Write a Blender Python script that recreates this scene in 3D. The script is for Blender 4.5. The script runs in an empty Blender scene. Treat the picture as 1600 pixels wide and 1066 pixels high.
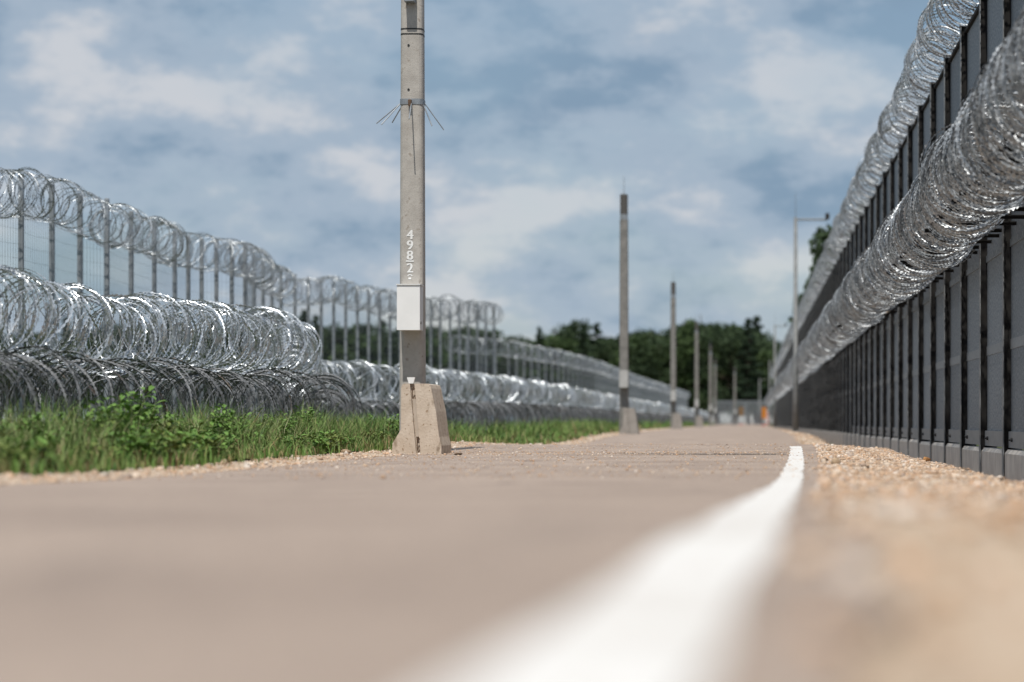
import bpy, math, random
import numpy as np
from mathutils import Vector

random.seed(7)
rng = np.random.default_rng(7)
scene = bpy.context.scene
C = scene.collection
R = math.radians

# ------------------------------------------------------------------ camera
EYE = 0.36
cam_d = bpy.data.cameras.new('camera')
cam = bpy.data.objects.new('camera', cam_d)
C.objects.link(cam)
cam.location = (0, 0, EYE)
cam.rotation_euler = (R(90), 0, 0)
cam_d.lens = 85
cam_d.sensor_width = 36
cam_d.shift_x = -370 / 1600
cam_d.shift_y = 127 / 1600
cam_d.clip_start = 0.05
cam_d.clip_end = 6000
cam_d.dof.use_dof = True
cam_d.dof.focus_distance = 27.5
cam_d.dof.aperture_fstop = 1.3
scene.camera = cam

# ------------------------------------------------------------------ sky + sun
SUN_EL, SUN_AZ = 63.0, 5.0          # behind the camera, a touch to the left
sx, sy, sz = (-math.sin(R(SUN_AZ)) * math.cos(R(SUN_EL)), -math.cos(R(SUN_AZ)) * math.cos(R(SUN_EL)), math.sin(R(SUN_EL)))
world = bpy.data.worlds.new('World')
scene.world = world
world.use_nodes = True
nt = world.node_tree
nt.nodes.clear()
L = nt.links.new
out = nt.nodes.new('ShaderNodeOutputWorld')
sky = nt.nodes.new('ShaderNodeTexSky')
sky.sky_type = 'NISHITA'
sky.sun_disc = False
sky.sun_elevation = R(SUN_EL)
sky.sun_rotation = math.atan2(sx, sy)
sky.air_density = 1.2
sky.dust_density = 0.2
sky.ozone_density = 3.0
bg_sky = nt.nodes.new('ShaderNodeBackground')
bg_sky.inputs['Strength'].default_value = 0.09
L(sky.outputs[0], bg_sky.inputs['Color'])
tc = nt.nodes.new('ShaderNodeTexCoord')


def wnoise(scale, loc, nscale, detail, rough, dist=0.0):
    m = nt.nodes.new('ShaderNodeMapping')
    m.inputs['Scale'].default_value = scale
    m.inputs['Location'].default_value = loc
    L(tc.outputs['Generated'], m.inputs['Vector'])
    n = nt.nodes.new('ShaderNodeTexNoise')
    n.inputs['Scale'].default_value = nscale
    n.inputs['Detail'].default_value = detail
    n.inputs['Roughness'].default_value = rough
    n.inputs['Distortion'].default_value = dist
    L(m.outputs[0], n.inputs['Vector'])
    return n


def wramp(src, stops):
    r = nt.nodes.new('ShaderNodeValToRGB')
    r.color_ramp.interpolation = 'EASE'
    el = r.color_ramp.elements
    while len(el) < len(stops):
        el.new(0.5)
    for e, (p, c) in zip(el, stops):
        e.position = p
        e.color = (*c, 1)
    L(src, r.inputs['Fac'])
    return r


n_cover = wnoise((1, 1, 2.0), (0.35, 0.1, 0.9), 6.0, 8, 0.55, 0.0)
n_tone = wnoise((1, 1, 2.1), (4.6, 2.2, 2.4), 11.0, 9, 0.60, 0.0)
r_cover = wramp(n_cover.outputs[0], [(0.36, (0, 0, 0)), (0.60, (1, 1, 1))])
r_tone = wramp(n_tone.outputs[0], [(0.37, (0.225, 0.325, 0.445)), (0.50, (0.37, 0.455, 0.56)), (0.62, (0.59, 0.615, 0.66))])
bg_cloud = nt.nodes.new('ShaderNodeBackground')
L(r_tone.outputs[0], bg_cloud.inputs['Color'])
bg_cloud.inputs['Strength'].default_value = 1.0
mix = nt.nodes.new('ShaderNodeMixShader')
mul = nt.nodes.new('ShaderNodeMath')
mul.operation = 'MULTIPLY_ADD'
mul.inputs[1].default_value = 0.34
mul.inputs[2].default_value = 0.62
L(r_cover.outputs[0], mul.inputs[0])
L(mul.outputs[0], mix.inputs[0])
L(bg_sky.outputs[0], mix.inputs[1])
L(bg_cloud.outputs[0], mix.inputs[2])
L(mix.outputs[0], out.inputs[0])

sun_d = bpy.data.lights.new('sun', 'SUN')
sun_d.energy = 4.2
sun_d.angle = R(0.53)
sun_d.color = (1.0, 0.95, 0.87)
sun = bpy.data.objects.new('sun', sun_d)
C.objects.link(sun)
sun.rotation_euler = Vector((sx, sy, sz)).to_track_quat('Z', 'Y').to_euler()
sun.location = (0, -20, 30)

scene.view_settings.view_transform = 'Standard'
scene.view_settings.look = 'None'
scene.view_settings.exposure = 0.0
scene.view_settings.gamma = 1.0
scene.view_settings.use_curve_mapping = False
scene.cycles.use_denoising = True
scene.cycles.max_bounces = 6
scene.cycles.sample_clamp_indirect = 4.0


# ------------------------------------------------------------------ materials
def material(name, col, rough=0.8, metal=0.0, col2=None, nscale=8.0, detail=6, lo=0.35, hi=0.65, bump=0.0, bscale=40.0,
             coords='Object', spec=0.5, attr=None, stretch=None, bdist=0.02):
    m = bpy.data.materials.new(name)
    m.use_nodes = True
    t = m.node_tree
    b = t.nodes['Principled BSDF']
    b.inputs['Roughness'].default_value = rough
    b.inputs['Metallic'].default_value = metal
    b.inputs['Specular IOR Level'].default_value = spec
    b.inputs['Base Color'].default_value = (*col, 1)
    tcn = t.nodes.new('ShaderNodeTexCoord')
    vec = tcn.outputs[coords]
    if stretch:
        mp = t.nodes.new('ShaderNodeMapping')
        mp.inputs['Scale'].default_value = stretch
        t.links.new(vec, mp.inputs['Vector'])
        vec = mp.outputs[0]
    if col2 is not None:
        n = t.nodes.new('ShaderNodeTexNoise')
        n.inputs['Scale'].default_value = nscale
        n.inputs['Detail'].default_value = detail
        n.inputs['Roughness'].default_value = 0.6
        t.links.new(vec, n.inputs['Vector'])
        r = t.nodes.new('ShaderNodeValToRGB')
        r.color_ramp.elements[0].position = lo
        r.color_ramp.elements[0].color = (*col, 1)
        r.color_ramp.elements[1].position = hi
        r.color_ramp.elements[1].color = (*col2, 1)
        t.links.new(n.outputs[0], r.inputs['Fac'])
        t.links.new(r.outputs[0], b.inputs['Base Color'])
    if attr:
        a = t.nodes.new('ShaderNodeAttribute')
        a.attribute_name = attr
        t.links.new(a.outputs['Color'], b.inputs['Base Color'])
    if bump:
        n2 = t.nodes.new('ShaderNodeTexNoise')
        n2.inputs['Scale'].default_value = bscale
        n2.inputs['Detail'].default_value = 4
        t.links.new(vec, n2.inputs['Vector'])
        bp = t.nodes.new('ShaderNodeBump')
        bp.inputs['Strength'].default_value = bump
        bp.inputs['Distance'].default_value = bdist
        t.links.new(n2.outputs[0], bp.inputs['Height'])
        t.links.new(bp.outputs[0], b.inputs['Normal'])
    return m


def add_speckle(m, col, scale, thresh, soft=0.04, coords='Object', stretch=None):
    """mixes a second noise-shaped stain colour over the material's base colour"""
    t = m.node_tree
    b = t.nodes['Principled BSDF']
    old = b.inputs['Base Color'].links[0].from_socket if b.inputs['Base Color'].links else None
    tcn = t.nodes.new('ShaderNodeTexCoord')
    vec = tcn.outputs[coords]
    if stretch:
        mp = t.nodes.new('ShaderNodeMapping')
        mp.inputs['Scale'].default_value = stretch
        t.links.new(vec, mp.inputs['Vector'])
        vec = mp.outputs[0]
    n = t.nodes.new('ShaderNodeTexNoise')
    n.inputs['Scale'].default_value = scale
    n.inputs['Detail'].default_value = 5
    t.links.new(vec, n.inputs['Vector'])
    r = t.nodes.new('ShaderNodeMapRange')
    r.inputs['From Min'].default_value = thresh
    r.inputs['From Max'].default_value = thresh + soft
    t.links.new(n.outputs[0], r.inputs['Value'])
    mx = t.nodes.new('ShaderNodeMix')
    mx.data_type = 'RGBA'
    t.links.new(r.outputs[0], mx.inputs['Factor'])
    if old:
        t.links.new(old, mx.inputs['A'])
    else:
        mx.inputs['A'].default_value = b.inputs['Base Color'].default_value
    mx.inputs['B'].default_value = (*col, 1)
    t.links.new(mx.outputs['Result'], b.inputs['Base Color'])
    return m


M = {}
M['asphalt'] = material('asphalt', (0.295, 0.23, 0.19), 0.75, col2=(0.41, 0.325, 0.268), nscale=0.9, bump=0.5, bscale=90, bdist=0.01, spec=0.3)
add_speckle(M['asphalt'], (0.20, 0.16, 0.135), 45.0, 0.56, 0.08)
add_speckle(M['asphalt'], (0.24, 0.19, 0.16), 1.3, 0.60, 0.12, stretch=(2.5, .5, 1))
add_speckle(M['asphalt'], (0.46, 0.36, 0.27), 70.0, 0.62, 0.06)
M['paint'] = material('road_paint', (0.78, 0.765, 0.745), 0.6, col2=(0.72, 0.70, 0.67), nscale=3, bump=0.3, bscale=60)
add_speckle(M['paint'], (0.50, 0.44, 0.38), 24.0, 0.60, 0.06)
add_speckle(M['paint'], (0.60, 0.56, 0.52), 2.5, 0.52, 0.2)
M['ground'] = material('sandy_ground', (0.44, 0.335, 0.245), 0.95, col2=(0.55, 0.44, 0.345), nscale=2.5, bump=0.8, bscale=35, bdist=0.03, spec=0.1)
add_speckle(M['ground'], (0.56, 0.46, 0.34), 22.0, 0.55, 0.1)
add_speckle(M['ground'], (0.30, 0.215, 0.15), 30.0, 0.60, 0.08)
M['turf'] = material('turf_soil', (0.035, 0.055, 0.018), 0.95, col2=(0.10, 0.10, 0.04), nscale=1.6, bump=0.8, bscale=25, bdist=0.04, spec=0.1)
M['pebble'] = material('pebble', (0.5, 0.4, 0.3), 0.85, attr='tone', spec=0.25)
M['grass'] = material('grass', (0.05, 0.1, 0.02), 0.6, attr='tone', spec=0.25)
M['leaf'] = material('weed_leaf', (0.085, 0.18, 0.028), 0.5, col2=(0.17, 0.29, 0.06), nscale=9, spec=0.35)
M['leaf_yellow'] = material('weed_leaf_yellowish', (0.10, 0.14, 0.025), 0.55, col2=(0.17, 0.21, 0.05), nscale=9, spec=0.3)
M['stem'] = material('weed_stem', (0.09, 0.13, 0.04), 0.7, col2=(0.15, 0.13, 0.06), nscale=12)
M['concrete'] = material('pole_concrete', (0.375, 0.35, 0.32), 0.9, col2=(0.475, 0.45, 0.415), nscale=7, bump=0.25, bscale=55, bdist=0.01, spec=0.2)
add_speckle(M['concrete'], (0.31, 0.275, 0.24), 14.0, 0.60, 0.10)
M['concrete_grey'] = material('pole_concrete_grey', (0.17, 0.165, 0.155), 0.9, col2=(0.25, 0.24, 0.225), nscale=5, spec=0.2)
M['barrier'] = material('barrier_concrete', (0.50, 0.41, 0.325), 0.92, col2=(0.62, 0.53, 0.44), nscale=5, bump=0.4, bscale=40, bdist=0.015, spec=0.2)
add_speckle(M['barrier'], (0.33, 0.24, 0.165), 26.0, 0.60, 0.08)
add_speckle(M['barrier'], (0.30, 0.235, 0.175), 9.0, 0.60, 0.12, stretch=(1, 1, 0.5))
M['barrier_grey'] = material('barrier_concrete_grey', (0.27, 0.25, 0.23), 0.92, col2=(0.36, 0.335, 0.31), nscale=4, spec=0.2)
M['barrier_strip'] = material('connector_mortar', (0.44, 0.37, 0.30), 0.9, col2=(0.5, 0.42, 0.35), nscale=10)
M['rust'] = material('rusty_steel', (0.09, 0.055, 0.035), 0.8, col2=(0.16, 0.09, 0.05), nscale=30)
M['plinth'] = material('plinth_concrete', (0.47, 0.435, 0.40), 0.9, col2=(0.62, 0.58, 0.53), nscale=2.2, bump=0.35, bscale=30, bdist=0.012, spec=0.2, coords='Generated', stretch=(1, 5, 1))
add_speckle(M['plinth'], (0.33, 0.29, 0.25), 5.0, 0.60, 0.12, stretch=(1, 9, 0.6))
M['panel'] = material('steel_panel', (0.10, 0.118, 0.138), 0.62, 0.2, col2=(0.24, 0.27, 0.30), nscale=30, lo=0.42, hi=0.60, spec=0.4)
t_ = M['panel'].node_tree
oi = t_.nodes.new('ShaderNodeObjectInfo')
hs = t_.nodes.new('ShaderNodeHueSaturation')
mr = t_.nodes.new('ShaderNodeMapRange')
mr.inputs['To Min'].default_value = 0.8
mr.inputs['To Max'].default_value = 1.2
t_.links.new(oi.outputs['Random'], mr.inputs['Value'])
t_.links.new(mr.outputs[0], hs.inputs['Value'])
bs = t_.nodes['Principled BSDF']
t_.links.new(bs.inputs['Base Color'].links[0].from_socket, hs.inputs['Color'])
t_.links.new(hs.outputs[0], bs.inputs['Base Color'])
M['strip'] = material('splice_steel', (0.19, 0.205, 0.22), 0.55, 0.3, col2=(0.24, 0.255, 0.27), nscale=14)
M['post'] = material('dark_post', (0.011, 0.011, 0.012), 0.75, 0.0, col2=(0.022, 0.021, 0.020), nscale=5, spec=0.15)
M['flange'] = material('flange_steel', (0.15, 0.16, 0.17), 0.55, 0.2, col2=(0.23, 0.24, 0.25), nscale=6)
M['galv'] = material('galvanised_steel', (0.21, 0.23, 0.25), 0.5, 0.4, col2=(0.32, 0.345, 0.37), nscale=9)
M['bolt'] = material('bolt_steel', (0.05, 0.05, 0.052), 0.7, 0.0, spec=0.2)
M['mast'] = material('mast_steel_backlit', (0.15, 0.155, 0.155), 0.6, 0.2, col2=(0.21, 0.215, 0.215), nscale=4)  # steel colour darkened to stand for the backlight on the masts
M['wire'] = material('mesh_wire', (0.26, 0.28, 0.30), 0.5, 0.5)
M['razor'] = material('razor_tape', (0.44, 0.475, 0.51), 0.32, 0.6, col2=(0.66, 0.69, 0.72), nscale=24, lo=0.4, hi=0.62)
M['razor_wall'] = material('razor_tape_wall', (0.20, 0.215, 0.23), 0.38, 0.35, col2=(0.52, 0.55, 0.58), nscale=24, lo=0.4, hi=0.62)
add_speckle(M['razor_wall'], (0.20, 0.15, 0.11), 5.0, 0.66, 0.05)
M['razor_fence'] = material('razor_tape_fence', (0.24, 0.265, 0.29), 0.36, 0.5, col2=(0.46, 0.49, 0.52), nscale=24, lo=0.4, hi=0.62)
M['razor_old_shaded'] = material('razor_tape_weathered_shaded', (0.10, 0.105, 0.113), 0.6, 0.3, col2=(0.20, 0.207, 0.22), nscale=20)  # old tape whose grey also carries the shade low among the coils
add_speckle(M['razor_old_shaded'], (0.10, 0.075, 0.058), 3.0, 0.62, 0.06)
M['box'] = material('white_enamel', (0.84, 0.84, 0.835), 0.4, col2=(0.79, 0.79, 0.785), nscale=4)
M['box_grey'] = material('grey_enamel', (0.36, 0.36, 0.35), 0.6, col2=(0.44, 0.44, 0.43), nscale=4)  # duller grey enamel for the boxes on the far poles
M['box_seam'] = material('grey_seal', (0.16, 0.16, 0.16), 0.7)
M['white'] = material('white_paint', (0.80, 0.80, 0.79), 0.6)
M['black'] = material('black_steel', (0.03, 0.03, 0.03), 0.6, spec=0.3)
M['darkcap'] = material('dark_cap', (0.075, 0.07, 0.065), 0.7)
M['orange'] = material('orange_sign', (0.55, 0.19, 0.01), 0.5)
M['orange_dull'] = material('faded_orange_sign', (0.17, 0.095, 0.035), 0.6)
M['red'] = material('red_sign', (0.55, 0.04, 0.03), 0.5)
M['bark'] = material('bark', (0.07, 0.055, 0.04), 0.95, col2=(0.12, 0.09, 0.07), nscale=4)
M['crown_dark'] = material('foliage_dark', (0.028, 0.048, 0.024), 0.7, col2=(0.055, 0.085, 0.035), nscale=0.35, spec=0.2)
M['crown_mid'] = material('foliage_mid', (0.035, 0.065, 0.024), 0.7, col2=(0.075, 0.115, 0.04), nscale=0.35, spec=0.2)
M['crown_pine'] = material('foliage_pine', (0.022, 0.042, 0.026), 0.7, col2=(0.045, 0.07, 0.035), nscale=0.4, spec=0.2)
M['tan_stone'] = material('tan_stone', (0.42, 0.31, 0.20), 0.9, col2=(0.30, 0.21, 0.14), nscale=20)
M['dark_stone'] = material('brown_stone', (0.20, 0.13, 0.085), 0.9, col2=(0.13, 0.09, 0.06), nscale=20)
M['ochre_stone'] = material('ochre_stone', (0.50, 0.26, 0.09), 0.9, col2=(0.38, 0.18, 0.07), nscale=20)
M['tar'] = material('tar_seam', (0.07, 0.06, 0.055), 0.8, col2=(0.18, 0.15, 0.12), nscale=6, lo=0.45, hi=0.6)


# ------------------------------------------------------------------ mesh helpers
class MB:
    def __init__(s):
        s.v, s.f = [], []

    def box(s, x0, x1, y0, y1, z0, z1):
        n = len(s.v)
        s.v += [(x0, y0, z0), (x1, y0, z0), (x1, y1, z0), (x0, y1, z0), (x0, y0, z1), (x1, y0, z1), (x1, y1, z1), (x0, y1, z1)]
        s.f += [(n, n + 3, n + 2, n + 1), (n + 4, n + 5, n + 6, n + 7), (n, n + 1, n + 5, n + 4), (n + 1, n + 2, n + 6, n + 5),
                (n + 2, n + 3, n + 7, n + 6), (n + 3, n, n + 4, n + 7)]
        return s

    def bevbox(s, x0, x1, y0, y1, z0, z1, b):
        """a box with its four vertical edges and top edges chamfered"""
        def ring(x0, x1, y0, y1, z):
            return [(x0 + b, y0, z), (x1 - b, y0, z), (x1, y0 + b, z), (x1, y1 - b, z), (x1 - b, y1, z), (x0 + b, y1, z), (x0, y1 - b, z), (x0, y0 + b, z)]
        s.loft([ring(x0, x1, y0, y1, z0), ring(x0, x1, y0, y1, z1 - b), ring(x0 + b, x1 - b, y0 + b, y1 - b, z1)])
        return s

    def loft(s, rings, cap=True):
        n0 = len(s.v)
        k = len(rings[0])
        for r in rings:
            s.v += [tuple(p) for p in r]
        for i in range(len(rings) - 1):
            a, b = n0 + i * k, n0 + (i + 1) * k
            for j in range(k):
                s.f.append((a + j, a + (j + 1) % k, b + (j + 1) % k, b + j))
        if cap:
            s.f.append(tuple(n0 + j for j in range(k))[::-1])
            e = n0 + (len(rings) - 1) * k
            s.f.append(tuple(e + j for j in range(k)))
        return s

    def tube(s, pts, r, k=8):
        rings = []
        for i, p in enumerate(pts):
            p = Vector(p)
            a = Vector(pts[max(0, i - 1)])
            b = Vector(pts[min(len(pts) - 1, i + 1)])
            t = (b - a).normalized()
            u = t.cross(Vector((0, 0, 1)))
            if u.length < 0.05:
                u = t.cross(Vector((0, 1, 0)))
            u.normalize()
            w = t.cross(u)
            rr = r[i] if hasattr(r, '__len__') else r
            rings.append([p + (u * math.cos(2 * math.pi * q / k) + w * math.sin(2 * math.pi * q / k)) * rr for q in range(k)])
        return s.loft(rings)

    def prism(s, poly, y0, y1):
        """poly in (x, z), extruded along y"""
        return s.loft([[(x, y0, z) for x, z in poly], [(x, y1, z) for x, z in poly]])

    def mesh(s, name, mat=None, smooth=False):
        me = bpy.data.meshes.new(name)
        me.from_pydata(s.v, [], s.f)
        me.validate()
        import bmesh
        bm = bmesh.new()
        bm.from_mesh(me)
        bmesh.ops.recalc_face_normals(bm, faces=bm.faces)
        bm.to_mesh(me)
        bm.free()
        if mat:
            me.materials.append(mat)
        if smooth:
            me.polygons.foreach_set('use_smooth', [True] * len(me.polygons))
        return me

    def build(s, name, mat, parent=None, smooth=False, loc=None):
        return link(name, s.mesh(name, mat, smooth), parent, loc)


def link(name, data, parent=None, loc=None, rz=0.0):
    o = bpy.data.objects.new(name, data)
    C.objects.link(o)
    if parent:
        o.parent = parent
    if loc is not None:
        o.location = loc
    if rz:
        o.rotation_euler.z = rz
    return o


def np_mesh(name, verts, faces, mat, tone=None, smooth=False):
    """verts (n,3), faces (m,k) of one size; tone (n,3) colour per vertex"""
    me = bpy.data.meshes.new(name)
    nv, (nf, k) = len(verts), faces.shape
    me.vertices.add(nv)
    me.vertices.foreach_set('co', np.ascontiguousarray(verts, dtype=np.float32).ravel())
    me.loops.add(nf * k)
    me.loops.foreach_set('vertex_index', np.ascontiguousarray(faces, dtype=np.int32).ravel())
    me.polygons.add(nf)
    me.polygons.foreach_set('loop_start', np.arange(0, nf * k, k, dtype=np.int32))
    me.polygons.foreach_set('loop_total', np.full(nf, k, dtype=np.int32))
    if smooth:
        me.polygons.foreach_set('use_smooth', np.ones(nf, dtype=bool))
    me.materials.append(mat)
    if tone is not None:
        a = me.attributes.new('tone', 'FLOAT_COLOR', 'POINT')
        a.data.foreach_set('color', np.ascontiguousarray(np.c_[tone, np.ones(nv)], dtype=np.float32).ravel())
    me.update(calc_edges=True)
    return me


def thing(name, label, cat, group=None, loc=(0, 0, 0), rz=0.0):
    o = link(name, None, None, loc, rz)
    o.empty_display_size = 0.2
    return tag(o, label, cat, group)


def tag(o, label, cat, group=None, kind=None):
    o['label'] = label
    o['category'] = cat
    if group:
        o['group'] = group
    if kind:
        o['kind'] = kind
    return o


def structure(o, label=None):
    o['kind'] = 'structure'
    if label:
        o['label'] = label
    return o


# ------------------------------------------------------------------ terrain profile
PY = [-60, 0, 1.6, 3.4, 5.8, 7.9, 11.6, 15, 18, 22, 27, 31, 34, 38, 44, 50, 57, 65, 73, 90, 120, 200, 400, 4000]
PZ = [.18, .185, .185, .187, .147, .11, .045, .004, 0, 0, 0, .02, .045, .0, -.09, -.14, -.12, -.04, .0, .02, .03, .0, .0, .0]


def zroad(y):
    return np.interp(y, PY, PZ)


LY = [-60, 0, 1.6, 3.4, 5.8, 7.9, 15.4, 22, 31, 55, 90, 200, 400]
LX = [-2.5, -.16, -.106, -.036, .023, .08, .27, .43, .61, .86, 1.07, 1.45, 1.9]


def xline(y):                       # centre of the painted edge line
    return np.interp(y, LY, LX)


XL = -3.85                          # left road edge


def xright(y):
    return xline(y) + np.interp(y, [0, 1.6, 3.4, 8, 14, 31], [.25, .225, .18, .19, .225, .30])


def zground(x, y):
    x = np.asarray(x, dtype=float)
    y = np.asarray(y, dtype=float)
    base = zroad(y)
    xr = xright(y)
    left = np.interp(XL - x, [0, .3, .9, 2.0, 4.5, 9, 30], [0, .035, -.02, -.06, -.12, -.10, 0])
    u = x - xr
    crest = np.maximum(1.95 - xr, 0.3)
    right = np.where(u < crest, -0.07 * np.clip(u / crest, 0, 1), -0.07 - 0.40 * np.clip((u - crest) / 0.65, 0, 1))
    fade = np.interp(y, [0, 250, 500], [1, 1, 0.3])
    off = np.where(x < XL, left, np.where(u > 0, right, 0.0)) * fade
    wob = 0.012 * np.sin(x * 5.1 + y * 1.7) * np.sin(y * 2.3 - x * 2.2) + 0.008 * np.sin(x * 11 - y * 4.1)
    wob = np.where((x < XL - 0.05) | (u > 0.08), wob * fade, 0)
    rough = np.where((x < XL - 2.0) | (x > 12), 0.25 * (np.sin(x * 0.05) * np.sin(y * 0.031 + 1)), 0) * np.clip((np.abs(x) - 8) / 40, 0, 1)
    return base + off + wob + rough


def sheet(name, xs, ys, zfun, mat):
    X, Y = np.meshgrid(xs, ys)
    V = np.c_[X.ravel(), Y.ravel(), zfun(X, Y).ravel()]
    nx, ny = len(xs), len(ys)
    i = np.arange(nx - 1)[None, :] + nx * np.arange(ny - 1)[:, None]
    i = i.ravel()
    F = np.c_[i, i + 1, i + nx + 1, i + nx]
    return link(name, np_mesh(name, V, F, mat, smooth=True))


ys_near = np.concatenate([np.arange(-40, 0, 4), np.arange(0, 60, 0.25), np.arange(60, 130, 1.0), np.arange(130, 420, 10), [450, 600, 900, 1500, 2500, 4000]])
xs_all = np.concatenate([[-2500, -1200, -600, -300, -150, -90, -60, -40, -28, -20, -15, -12], np.arange(-10, -4.3, 0.3), np.arange(-4.3, -3.4, 0.09),
                         [-3.4, -3, -2, -1, -.5], np.arange(-.3, 3.4, 0.09), [3.5, 4, 5, 7, 10, 14, 20, 40, 80, 160, 320, 700, 1300, 2500]])
ground = sheet('ground', xs_all, ys_near, lambda x, y: zground(x, y) - np.where((x > XL + .04) & (x < xright(y) - .04), 0.03, 0.004), M['ground'])
structure(ground)
# turf beyond the gravel shoulder: soil under the grass
ys_t = np.concatenate([np.arange(-40, 10, 5), np.arange(10, 100, 0.5), np.arange(100, 420, 10), [450, 600, 900, 1500, 2500]])
turf = sheet('turf', np.concatenate([[-2500, -900, -400, -200, -100, -60, -40, -25, -16, -12], np.arange(-10, -4.3, 0.25), [-4.25]]), ys_t, lambda x, y: zground(x, y) + 0.012 + 0.02 * np.sin(y * 3.1 + x) , M['turf'])
structure(turf)
turf_r = sheet('turf', np.array([4.2, 6, 9, 15, 30, 60, 120, 300, 800, 2500]), ys_t, lambda x, y: zground(x, y) + 0.02, M['turf'])
structure(turf_r)


def strip(name, ys, xa, xb, lift, mat, nx=4):
    t = np.linspace(0, 1, nx)
    V = []
    for y in ys:
        a, b = xa(y), xb(y)
        for q in t:
            V.append((a + (b - a) * q, y, float(zroad(y)) + lift))
    V = np.array(V)
    i = (np.arange(nx - 1)[None, :] + nx * np.arange(len(ys) - 1)[:, None]).ravel()
    return link(name, np_mesh(name, V, np.c_[i, i + 1, i + nx + 1, i + nx], mat, smooth=True))


ys_r = np.concatenate([np.arange(-40, 0, 4), np.arange(0, 60, 0.2), np.arange(60, 130, 1.0), np.arange(130, 480, 10)])
edge = lambda y, s: 0.035 * math.sin(y * 1.9 + s) + 0.025 * math.sin(y * 4.7 + 2 * s) + 0.015 * math.sin(y * 11.3 + s)
road = strip('road', ys_r, lambda y: XL + edge(y, 0.3), lambda y: float(xright(y)) + edge(y, 1.7), 0.004, M['asphalt'], 12)
structure(road)
LW = 0.075
l1 = strip('road_marking', np.arange(-5, 32.6, 0.2), lambda y: float(xline(y)) - LW + 0.006 * math.sin(y * 3.3), lambda y: float(xline(y)) + LW + 0.006 * math.sin(y * 4.1 + 1), 0.008, M['paint'])
structure(l1)
# dark seam of cracked, patched asphalt across the crest
sm = strip('road_seam', np.arange(26.6, 27.25, 0.05), lambda y: -1.0 + 0.5 * math.sin(y * 9), lambda y: 0.36 + 0.08 * math.sin(y * 13), 0.008, M['tar'], 6)
structure(sm)


# ------------------------------------------------------------------ pebbles, stones
def rock_mesh(n, kind=20):
    """n jittered icosahedra around the origin -> (n,12,3) and faces (20,3)"""
    p = (1 + 5 ** 0.5) / 2
    V = np.array([(-1, p, 0), (1, p, 0), (-1, -p, 0), (1, -p, 0), (0, -1, p), (0, 1, p), (0, -1, -p), (0, 1, -p), (p, 0, -1), (p, 0, 1), (-p, 0, -1), (-p, 0, 1)]) / 1.9
    F = np.array([(0, 11, 5), (0, 5, 1), (0, 1, 7), (0, 7, 10), (0, 10, 11), (1, 5, 9), (5, 11, 4), (11, 10, 2), (10, 7, 6), (7, 1, 8), (3, 9, 4), (3, 4, 2), (3, 2, 6), (3, 6, 8), (3, 8, 9), (4, 9, 5), (2, 4, 11), (6, 2, 10), (8, 6, 7), (9, 8, 1)])
    W = V[None] * (1 + rng.normal(0, 0.16, (n, 12, 1)))
    sc = rng.uniform(0.6, 1.25, (n, 1, 3)) * np.array([1, 1, 0.7])
    W = W * sc
    a = rng.uniform(0, 6.28, n)
    c, s_ = np.cos(a)[:, None], np.sin(a)[:, None]
    x, y = W[..., 0] * c - W[..., 1] * s_, W[..., 0] * s_ + W[..., 1] * c
    return np.stack([x, y, W[..., 2]], -1), F


STONE_TONES = np.array([(.54, .39, .275), (.60, .46, .345), (.50, .345, .235), (.63, .52, .42), (.44, .315, .23), (.56, .37, .245), (.40, .32, .27), (.66, .58, .51)])


def pebbles(name, xs, ys, size, mat, sink=0.25):
    n = len(xs)
    W, F = rock_mesh(n)
    W = W * size[:, None, None]
    z = zground(xs, ys)
    onroad = (xs > XL) & (xs < xright(ys))
    z = np.where(onroad, zroad(ys) + 0.004, z - 0.004)
    W = W + np.stack([xs, ys, z + size * 0.5 * (1 - 2 * sink)], -1)[:, None, :]
    T = STONE_TONES[rng.integers(0, len(STONE_TONES), n)] * rng.uniform(0.8, 1.15, (n, 1))
    T = np.repeat(T, 12, axis=0)
    FF = (F[None] + 12 * np.arange(n)[:, None, None]).reshape(-1, 3)
    o = link(name, np_mesh(name, W.reshape(-1, 3), FF, mat, T))
    o['kind'] = 'stuff'
    return o


def scatter(n, x0, x1, y0, y1, p=1.0):
    return rng.uniform(0, 1, n) * (x1 - x0) + x0, y0 + (y1 - y0) * rng.uniform(0, 1, n) ** p


def right_xy(n, y0, y1, p=1.0):
    y = y0 + (y1 - y0) * rng.uniform(0, 1, n) ** p
    a = xright(y)
    x = a + (2.55 - a) * rng.uniform(-0.03, 1, n) ** 1.0
    return x, y


x1_, y1_ = right_xy(30000, 12, 42)
x2_, y2_ = right_xy(5000, 1.5, 12)
x3_, y3_ = right_xy(3500, 42, 110)
xs = np.r_[x1_, x2_, x3_]
ys = np.r_[y1_, y2_, y3_]
sz_ = np.clip(rng.lognormal(math.log(0.0085), 0.5, len(xs)), 0.004, 0.035)
sz_ = np.where(ys > 42, sz_ * 1.8, sz_)
o = pebbles('gravel', xs, ys, sz_, M['pebble'])
o['label'] = 'loose tan gravel on the shoulder between the white line and the steel wall'
o['category'] = 'gravel'
xa, ya = scatter(14000, -4.65, -3.78, 11, 45)
xb, yb = scatter(1500, -4.4, -3.7, 45, 110)
xs, ys = np.r_[xa, xb], np.r_[ya, yb]
sz_ = np.clip(rng.lognormal(math.log(0.0075), 0.55, len(xs)), 0.004, 0.035)
sz_ = np.where(ys > 45, sz_ * 1.8, sz_)
o = pebbles('gravel', xs, ys, sz_, M['pebble'])
o['label'] = 'strip of loose tan gravel along the grass verge'
o['category'] = 'gravel'
xa, ya = scatter(4500, -3.8, 0.7, 15, 38)
xb, yb = scatter(1300, -3.8, 0.5, 26.5, 28.5)
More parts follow.
